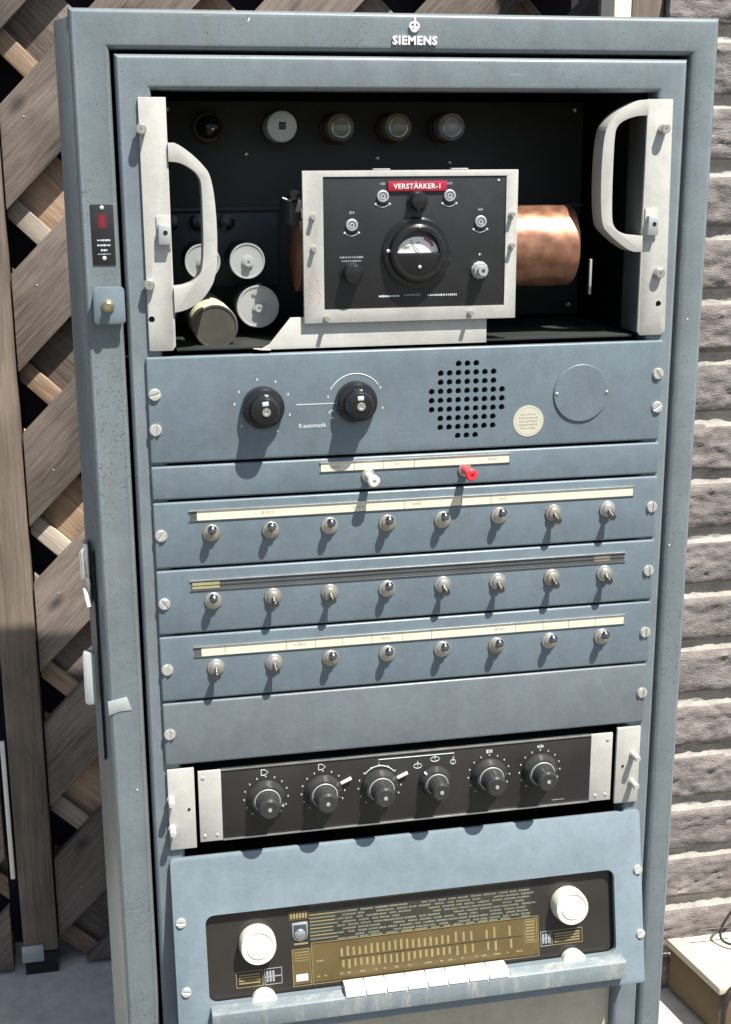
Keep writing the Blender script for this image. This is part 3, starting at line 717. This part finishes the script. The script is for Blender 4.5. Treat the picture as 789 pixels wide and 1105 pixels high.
for i, x in enumerate(MK):
    m = MB()
    small = i == 3
    r0 = .0198 if not small else .0175
    prof = [(0, r0*.97), (.0030, r0), (.0045, r0*.97), (.0075, r0*.86), (.0110, r0*.80), (.0112, r0*.62), (.0285, r0*.56), (.0310, r0*.46), (.0310, 0)]
    m.lathe((x, .0022, MZ), FWD, prof, MT['skirt'], 44, rmod=lambda k, t: 1-.03*(k % 2) if .011 < t < .030 else 1)
    o = m.build('knob', mx, sharp=25)
    m = MB(); m.lathe((x, -.0288, MZ), FWD, [(0, .0022), (.0006, .0020), (.0006, 0)], MT['can'], 12)  # small metal dot is the cap's highlight, modelled as a disc
    m.lathe((x, .0022-.0112, MZ), FWD, [(0, r0*.70), (.0006, r0*.68), (.0006, r0*.64)], MT['can'], 40); m.build('trim_ring_glint', o)
    ang = {0: -.5, 1: .42, 2: .42, 3: 2.35, 4: -.9, 5: -1.2}[i]
    R = Matrix.Translation((x, 0, MZ)) @ Matrix.Rotation(-ang, 4, 'Y')
    m = MB()
    if i in (1, 2): m.box(r0*1.02, r0*1.02+.0125, -.0022, .0008, -.0014, .0014, MT['white'], bevel=.0004, mat=R)
    else: m.box(r0*.80, r0*1.02, -.0052, -.0016, -.0010, .0010, MT['white'] if i == 3 else MT['faint'], bevel=.0003, mat=R)
    m.build('pointer', o)
m = MB(); YM = .0020
for i, x in enumerate(MK):
    n = 13
    for k in range(n):
        a = math.radians(230-280*k/(n-1)); s = .0232
        if i == 3: continue
        m.box(x+s*math.cos(a)-.0006, x+s*math.cos(a)+.0006, YM-.0003, YM+.0003, MZ+s*math.sin(a)-.0008, MZ+s*math.sin(a)+.0008, MT['mark'])
    if i in (0, 1):
        m.box(x-.0050, x-.0042, YM-.0003, YM+.0003, MZ+.0245, MZ+.0310, MT['mark']); m.tube([(x-.0046, YM, MZ+.031), (x-.0010, YM, MZ+.031), (x+.0028, YM, MZ+.0278), (x-.0010, YM, MZ+.0248), (x-.0046, YM, MZ+.0248)], .0004, MT['mark'], 4)
    if i in (4, 5): scribble(m, x-.0035, x+.0035, MZ+.0275, YM, .0040, MT['mark'], .0018, .0007)
m.tube([(MK[2]+.0205*math.cos(a), YM, MZ+.0230*math.sin(a)) for a in [math.radians(40+100*i/16) for i in range(17)]], .0006, MT['mark'], 5)
m.tube([(MK[2]-.001, YM, MZ+.0235), (MK[2]-.001, YM, MZ+.0300), (.3060, YM, MZ+.0295), (.3060, YM, MZ+.0240)], .00045, MT['mark'], 4)
for x, z, w in ((.2660, MZ+.0185, .0045), (.2850, MZ+.0245, .0050), (.3050, MZ+.0195, .0030)):
    m.tube([(x+w*math.cos(a), YM, z+.0028*math.sin(a)) for a in [i*2*PI/10 for i in range(11)]], .00045, MT['mark'], 4)
    m.box(x-.0004, x+.0004, YM-.0003, YM+.0003, z, z+.0055, MT['mark'])
scribble(m, .4180, .4330, -.5030, YM, .0016, MT['faint'])
m.build('engraving', mx)
rel(mx)

# ================================================================== RADIO RECEIVER (front leans outward)
AL = math.atan(.2)
rad = thing('radio_receiver', 'light blue receiver front leaning outward with gold-printed dial, two white knobs and white keys', 'radio', (.0, .0, -.5250), rot=(-AL, 0, 0))
cuts = MB(); cuts.prism(rrect(.0335, .4885, -.1600, -.0645, .009), -.02, .02, MT['dark'])
m = MB(); m.prism(rrect(.0, .5215, -.1985, .0, .0045), 0, .0060, MT['radio'], bevel=.0022)
m.build('front_plate', rad, cuts=cuts)
m = MB()   # wedge-shaped sides of the casing, inner walls of the dial recess
for xa, xb in ((.0006, .0040), (.5175, .5208)):
    m.prism([(.0042, -.0020), (.0560, -.1960), (.0042, -.1960)], xa, xb, MT['radio'], axis='x')
m.build('casing', rad)
for x, s in ((.0080, .0685), (.0098, .1433), (.5168, .0678), (.5178, .1415)): screw_head(x, 0, -s, rad, r=.0050)
# dial glass
D0 = .0090
m = MB(); m.box(.0250, .4960, D0, D0+.003, -.1700, -.0560, MT['dialblack']); dl = m.build('dial', rad)
def pr(y=0): return D0-.0002-y
m = MB()
def ink(x0, x1, s0, s1, mat, lvl=0): m.box(x0, x1, D0-.0004-lvl*.0002, D0-.0001-lvl*.0002, -s1, -s0, mat)
def outline(x0, x1, s0, s1, mat, w=.0007, lvl=2):
    ink(x0, x1, s0, s0+w, mat, lvl); ink(x0, x1, s1-w, s1, mat, lvl); ink(x0, x0+w, s0+w, s1-w, mat, lvl); ink(x1-w, x1, s0+w, s1-w, mat, lvl)
ink(.1440, .3940, .0690, .0770, MT['dialdark']); ink(.1440, .3940, .0775, .1095, MT['dialdark'])
ink(.1450, .4000, .1120, .1540, MT['dialbrown']); ink(.1240, .1440, .1150, .1540, MT['dialbrown'])
outline(.1240, .1442, .1150, .1560, MT['gold']); outline(.1452, .4010, .1100, .1560, MT['gold']); ink(.1450, .3940, .0683, .0690, MT['gold'], 1)
m.build('scale_background', dl)
m = MB()
# station names: six rows of short greenish dashes, columns staggered
rows = [.0795, .0833, .0871, .0909, .0947, .0985, .1023, .1061, .1090]
for r_i, s in enumerate(rows):
    if r_i < 8: ink(.1450, .1720+random.uniform(-.003, .004), s-.0006, s+.0006, MT['green'] if r_i % 2 else MT['gold'], 1)
    x = .1745+(r_i % 2)*.006
    while x < .385:
        w = random.uniform(.006, .015)
        if random.random() < .9:
            xx = x
            while xx < x+w:
                ww = random.uniform(.0006, .0016); ink(xx, xx+ww, s-.0008-random.uniform(0, .0005), s+.0008, MT['green'] if random.random() < .93 else MT['gold'], 1); xx += ww+.0004
        x += w+random.uniform(.0016, .0045)
# frequency figures: two bands of upright gold ticks
x = .1770
while x < .372:
    big = random.uniform(.7, 1)
    if x < .315 or random.random() < .65:
        ink(x, x+.0026, .1290-.0120*big, .1290, MT['gold'], 1); ink(x+.0012, x+.0038, .1330, .1330+.0110*big, MT['gold'], 1)
    x += .0066+(.0022 if x > .29 else 0)
ink(.1750, .3820, .1306, .1312, MT['dark'], 1)
x = .1500
while x < .385:
    w = random.uniform(.002, .008); ink(x, x+w, .1470, .1486, MT['gold'], 1); x += w+random.uniform(.004, .016)
outline(.3850, .3990, .1130, .1400, MT['gold'])
for k in range(7): ink(.3865, .3965, .1150+k*.0035, .1168+k*.0035, MT['gold'], 1)
ink(.1500, .1580, .1300, .1318, MT['gold'], 2)
# left column: title, band plate
for k in range(6): ink(.1240+k*.0032, .1263+k*.0032, .0745, .0815, MT['gold'], 1)
outline(.1225, .1445, .0730, .0830, MT['dialbrown'])
ink(.1270, .1420, .1085, .1105, MT['gold'], 1)
for k in range(4): ink(.1265, .1420, .1185+k*.003, .1195+k*.003, MT['gold'], 1)
ink(.1275, .1405, .1430, .1505, MT['mark'], 2)
for x0, x1, xa, xb, s0, s1 in ((.0630, .0920, .0935, .1125, .1320, .1500), (.4160, .4520, .3990+.0040, .4150, .1290, .1460)):
    outline(x0, x1, s0, s1, MT['gold']); outline(xa, xb, s0, s1, MT['faint'])
    for k in range(4): ink(x0+.003, x1-.003, s0+.0035+k*.0030, s0+.0052+k*.0030, MT['gold'], 1)
    for k in range(3): ink(xa+.002+k*.0033, xa+.0042+k*.0033, s0+.003, s1-.003, MT['faint'], 1)
    ink(xa+.001, xb-.001, (s0+s1)/2-.0006, (s0+s1)/2+.0006, MT['faint'], 2)
m.build('scale_print', dl)
# magic-eye shield
m = MB()
m.prism([(.1255, -.0860), (.1425, -.0860), (.1425, -.1000), (.1405, -.1045), (.1340, -.1068), (.1275, -.1045), (.1255, -.1000)], D0-.0016, D0-.0002, MT['alu'], bevel=.0005)
m.prism([(.1270, -.0880), (.1410, -.0880), (.1410, -.0998), (.1393, -.1034), (.1340, -.1052), (.1287, -.1034), (.1270, -.0998)], D0-.0022, D0-.0017, MT['chassis2'], bevel=.0004)
m.dome((.1340, D0-.0018, -.0985), FWD, .0062, .0022, MT['getter'], 20)
m.build('tuning_eye', dl)
def radio_knob(x, s):
    m = MB(); m.lathe((x, D0, -s), FWD, [(0, .0198), (.002, .0200), (.016, .0192), (.0185, .0180), (.0185, .0158), (.0175, .0152), (.0175, .0100), (.0182, 0)], MT['ivory'], 60, rmod=lambda i, t: 1-.02*(i % 2) if t < .017 else 1)
    o = m.build('tuning_knob', rad, sharp=28)
    m = MB(); m.lathe((x, D0-.0176, -s), FWD, [(0, .0125), (.0010, .0122), (.0014, .0108), (.0014, 0)], MT['keys'], 40); m.build('knob_cap', o)
radio_knob(.0872, .1015); radio_knob(.4355, .1000)
# ledge
m = MB()
m.prism([(.0060, -.1608), (-.0125, -.1645), (-.0145, -.1662), (-.0105, -.1860), (.0045, -.1900)], .0345, .4945, MT['ledge'], axis='x', bevel=.0008)
m.build('ledge', rad)
for i in range(8):
    w = .0227; x0 = .1765+i*w
    m = MB(); m.prism([(.0020, -.1600), (.0035, -.1530), (-.0115, -.1550), (-.0150, -.1580), (-.0155, -.1652), (-.0120, -.1652)], x0+.0003, x0+w-.0003, MT['keys'], axis='x', bevel=.0010)
    m.build('key', rad, sharp=40)
for x in (.0915, .4385):
    m = MB(); m.lathe((x, .0050, -.1650), FWD, [(-.003, .0135), (.0060, .0138), (.0075, .0128), (.0080, .0100), (.0080, 0)], MT['ivory'], 40); m.build('thumb_wheel', rad)

# ================================================================== SETTING
m = MB(); g = [m.bm.verts.new(p) for p in ((-30, -30, ZG), (30, -30, ZG), (30, 40, ZG), (-30, 40, ZG))]; m.face(g, MT['ground'])
struct(m.build('ground'))
m = MB(); g = [m.bm.verts.new(p) for p in ((-6, .30, ZG+.004), (8, .30, ZG+.004), (8, 6, ZG+.004), (-6, 6, ZG+.004))]; m.face(g, MT['slab'])
struct(m.build('pavement'))

def clip_poly(P, x0, x1, z0, z1):
    def cl(P, f, inter):
        R = []
        for i in range(len(P)):
            a, b = P[i-1], P[i]
            if f(b):
                if not f(a): R.append(inter(a, b))
                R.append(b)
            elif f(a): R.append(inter(a, b))
        return R
    for ax, v, sg in ((0, x0, 1), (0, x1, -1), (1, z0, 1), (1, z1, -1)):
        if not P: return P
        P = cl(P, lambda p: (p[ax]-v)*sg >= 0, lambda a, b: tuple(a[k]+(b[k]-a[k])*(v-a[ax])/(b[ax]-a[ax]) for k in (0, 1)))
    return P
def lattice(m, sign, c0, cw, per, y0, y1, mats, box, bev=.002):
    """boards z = sign*x + c, c from c0 to c0+cw, every per"""
    k0 = int(-3.2/per); k1 = int(3.2/per)
    for k in range(k0, k1):
        jit = random.uniform(-.004, .004)
        a = c0+k*per+jit; b = a+cw
        X = 4
        P = [(-X, -sign*X+a), (X, sign*X+a), (X, sign*X+b), (-X, -sign*X+b)]
        P = clip_poly(P, *box)
        if len(P) < 3: continue
        t = bmesh.new()
        A = [t.verts.new((p[0], y0, p[1])) for p in P]; B = [t.verts.new((p[0], y1, p[1])) for p in P]
        t.faces.new(A); t.faces.new(B[::-1])
        for i in range(len(P)): t.faces.new((A[i], B[i], B[(i+1) % len(P)], A[(i+1) % len(P)]))
        bmesh.ops.remove_doubles(t, verts=t.verts, dist=.0004); bmesh.ops.recalc_face_normals(t, faces=t.faces)
        bmesh.ops.bevel(t, geom=list(t.edges), offset=bev, segments=2, profile=.5, affect='EDGES', clamp_overlap=True)
        U = Vector((1, 0, sign)).normalized(); V = Vector((-sign, 0, 1)).normalized()
        m.merge(t, mats[k % len(mats)], uvdir=(U, V), tone=random.random())
fence = thing('lattice_fence', 'weathered brown diagonal lattice fence standing behind the cabinet', 'fence', (.2, .77, ZG))
FX0, FX1, FZ0, FZ1 = -.1590, .7400, ZG+.012, .75
W3 = [MT['wood']]
for bx0, bx1 in ((FX0, FX1), (-1.4, -.235)):
    m = MB(); lattice(m, 1, .268, .144, .2355, .7500, .7720, [MT['wood']], (bx0, bx1, FZ0, FZ1)); m.build('front_boards', fence)
    m = MB(); lattice(m, -1, -.062, .041, .2355, .7725, .7850, [MT['woodpale'], MT['woodwarm'], MT['woodpale'], MT['woodwarm']], (bx0, bx1, FZ0, FZ1), .0015); m.build('battens', fence)
    m = MB(); lattice(m, -1, -.035, .135, .2355, .7860, .8020, [MT['woodwarm'], MT['wood']], (bx0, bx1, FZ0, FZ1)); m.build('back_boards', fence)
m = MB(); m.box(-1.4, .74, .8400, .8440, ZG+.006, .78, MT['gapdark']); m.build('dark_gap_sheet', fence)  # added dark sheet paints the darkness seen between the lattice boards
m = MB(); m.box(-.2170, -.1615, .7420, .7900, ZG+.045, .80, MT['woodpost'], bevel=.003, uv='z', tone=.6); ps = m.build('post', fence)
m = MB(); m.box(-.2200, -.1850, .7370, .7415, ZG+.030, ZG+.060, MT['can'], bevel=.001); m.box(-.2160, -.1630, .743, .789, ZG+.002, ZG+.043, MT['knob']); m.build('post_shoe', ps)
m = MB(); m.box(-.2270, -.2200, .7300, .7360, -.94, -.70, MT['brightgap'], bevel=.001); m.build('bright_gap_strip', fence)  # white strip stands for bright ground showing through a gap beside the post
m = MB(); m.box(.6515, .6765, .5000, .5500, ZG+.01, .80, MT['woodbleach'], bevel=.003, uv='z', tone=.9); m.build('post', fence)['label'] = 'pale bleached end post'
m = MB(); m.box(.6780, .7235, .5020, .5500, ZG+.01, .80, MT['woodpost'], bevel=.003, uv='z', tone=.3); m.build('post', fence)
rng = random.Random(3)
for k in range(-6, 6):
    c = .268+.072+k*.2355
    for x in (-.125, .05, .25, .45, .60):
        z = x+c+rng.uniform(-.03, .03)
        if FZ0 < z < FZ1-.02:
            m = MB(); m.dome((x+rng.uniform(-.012, .008), .7500, z), FWD, .0019, .0008, MT['nail'], 8); m.build('nail', fence)
rel(fence)

# brick wall: rough courses with recessed pale mortar, displaced in mesh code
WY, PITCH, MH = .500, .0877, .0165
def wall_mesh():
    m = MB(); x0, x1, z0, z1 = .7255, 2.2, ZG-.01, 1.0
    xs = [x0+.0045*i for i in range(int(.42/.0045))]; xs += [xs[-1]+.02*(i+1) for i in range(int((x1-xs[-1])/.02))]
    nz = int((z1-z0)/.0045); zs = [z0+(z1-z0)*i/nz for i in range(nz+1)]
    BL = .50
    V = []; isM = []
    for zz in zs:
        row = []; mr = []
        for xx in xs:
            wob = .0035*noise.noise(Vector((xx*9, zz*4, 1.3)))
            q = (zz+wob+.0986+MH/2)/PITCH; ri = math.floor(q); v = (q-ri)*PITCH      # 0..MH mortar, then brick
            u = (xx-1.0-.05*((ri*3) % 5)) % BL
            edge = min(v-MH, PITCH-v)
            ue = min(u, BL-u)-.006
            e = min(edge, ue)
            mort = e < .0
            if mort: d = .002*noise.noise(Vector((xx*60, zz*60, 5)))-.014*0
            else:
                rim = min(1, e/.010)
                n1 = noise.noise(Vector((xx*14, zz*42, ri*3.1))); n2 = noise.noise(Vector((xx*50, zz*130, ri*1.7))); n3 = noise.noise(Vector((xx*120, zz*260, 9)))
                d = .0055+rim*(.0045+.0028*n1+.0034*n2+.0022*n3)
            row.append(m.bm.verts.new((xx, WY-d, zz))); mr.append(mort)
        V.append(row); isM.append(mr)
    for j in range(len(zs)-1):
        for i in range(len(xs)-1):
            mo = isM[j][i]+isM[j][i+1]+isM[j+1][i]+isM[j+1][i+1] >= 2
            m.face((V[j][i], V[j][i+1], V[j+1][i+1], V[j+1][i]), MT['mortar'] if mo else MT['brick'], True)
    # left return
    a = [m.bm.verts.new((x0, WY+.3, zz)) for zz in (z0, z1)]
    col = [r[0] for r in V]
    m.face(col+[a[1], a[0]], MT['brick'])
    return m
w = wall_mesh().build('brick_wall', sharp=60)
tag(w, 'rough grey-brown brick wall with pale mortar courses beyond the cabinet, right side', 'wall')

# wooden platform against the wall
PZ = -1.030
pf = thing('wooden_planter', 'low bleached timber box with brown end at the foot of the brick wall', 'planter', (.9, .35, ZG))

m = MB(); m.prism([(.8030, .4785), (.8260, .3480), (1.45, .3300), (1.45, .4785)], PZ-.085, PZ-.013, MT['woodend'], axis='z', bevel=.002); m.build('box_side', pf)
def plank(P, z0, z1, mat, U, tone):
    t = bmesh.new(); A = [t.verts.new((p[0], p[1], z0)) for p in P]; B = [t.verts.new((p[0], p[1], z1)) for p in P]
    t.faces.new(A); t.faces.new(B[::-1])
    for i in range(len(P)): t.faces.new((A[i], B[i], B[(i+1) % len(P)], A[(i+1) % len(P)]))
    bmesh.ops.recalc_face_normals(t, faces=t.faces); bmesh.ops.bevel(t, geom=list(t.edges), offset=.002, segments=2, profile=.5, affect='EDGES')
    m = MB(); U = Vector(U).normalized(); m.merge(t, mat, uvdir=(U, Vector((-U.y, U.x, 0))), tone=tone); return m
plank([(.7980, .4820), (.8210, .3420), (.8430, .3440), (.8220, .4820)], PZ-.0125, PZ, MT['woodbleach'], (.023, -.14, 0), .4).build('rim_board', pf)
plank([(.8235, .4820), (.8355, .4000), (1.46, .3860), (1.46, .4820)], PZ-.0135, PZ-.0015, MT['woodbleach'], (1, 0, 0), .8).build('top_board', pf)
plank([(.8362, .3965), (.8440, .3445), (1.46, .3250), (1.46, .3825)], PZ-.0135, PZ-.0012, MT['woodbleach'], (1, 0, 0), .6).build('top_board', pf)
rel(pf)
def spl(P, n=8):
    Q = []
    P = [Vector(p) for p in P]; P = [2*P[0]-P[1]]+P+[2*P[-1]-P[-2]]
    for i in range(1, len(P)-2):
        a, b, c, d = P[i-1:i+3]
        for k in range(n):
            t = k/n; Q.append(.5*((2*b)+(c-a)*t+(2*a-5*b+4*c-d)*t*t+(3*b-a-3*c+d)*t**3))
    return Q+[P[-2]]
m = MB(); m.tube(spl([(1.02, .455, -.90), (.915, .452, -.955), (.8800, .450, -.990), (.8745, .448, -1.018), (.8900, .430, -1.022), (.9400, .400, -1.022), (1.15, .40, -1.022)]), .0022, MT['rubber'], 8)
m.tube([(.838, .452, -1.001), (.870, .450, -1.0005), (.905, .452, -1.003)], .0014, MT['rubber'], 6)
tag(m.build('cable'), 'thin dark cable looping down the brick wall onto the bleached timber box', 'cable')
m = MB(); m.tube(spl([(.98, .352, -1.020), (.870, .338, -1.018), (.8330, .3300, -1.028), (.8220, .3260, -1.055), (.8210, .3250, -1.090), (.8180, .3200, ZG+.006), (.78, .20, ZG+.006)]), .0050, MT['rubber'], 10)
tag(m.build('hose'), 'thicker black hose bending over the front corner of the timber box', 'hose')

# ================================================================== CAMERA, LIGHT
R = Matrix(((0.9793845906752894, 0.0567473550214327, -0.19386995962723888), (-0.20194339419979873, 0.2514396675743548, -0.9465711590309323), (-0.004968811413250817, 0.9662079648130466, 0.25771588939172946)))
cam = bpy.data.cameras.new('camera'); co = bpy.data.objects.new('camera', cam); COL.objects.link(co); S.camera = co
co.matrix_world = Matrix.Translation((-.04644772, -1.25323321, .17888337)) @ R.to_4x4()
cam.sensor_fit = 'HORIZONTAL'; cam.sensor_width = 36; cam.lens = 36*1426.334/789
cam.clip_start = .05; cam.clip_end = 200
SD = Vector((.62, -1, 2.2)).normalized()
sl = bpy.data.lights.new('sun', 'SUN'); sl.energy = 5.0; sl.angle = math.radians(.53); sl.color = (1, .965, .90)
so = bpy.data.objects.new('sun', sl); COL.objects.link(so); so.rotation_euler = SD.to_track_quat('Z', 'Y').to_euler(); so.location = SD*5
W = bpy.data.worlds.new('World'); S.world = W; W.use_nodes = True
n = W.node_tree; bg = n.nodes['Background']; sk = n.nodes.new('ShaderNodeTexSky'); sk.sky_type = 'NISHITA'; sk.sun_disc = False
sk.sun_elevation = math.asin(SD.z); sk.sun_rotation = math.atan2(SD.x, SD.y); sk.dust_density = 1.5
n.links.new(sk.outputs[0], bg.inputs[0]); bg.inputs['Strength'].default_value = .075
S.view_settings.view_transform = 'Standard'; S.view_settings.look = 'None'; S.view_settings.exposure = .92; S.view_settings.gamma = 1
S.cycles.max_bounces = 8; S.cycles.use_denoising = True
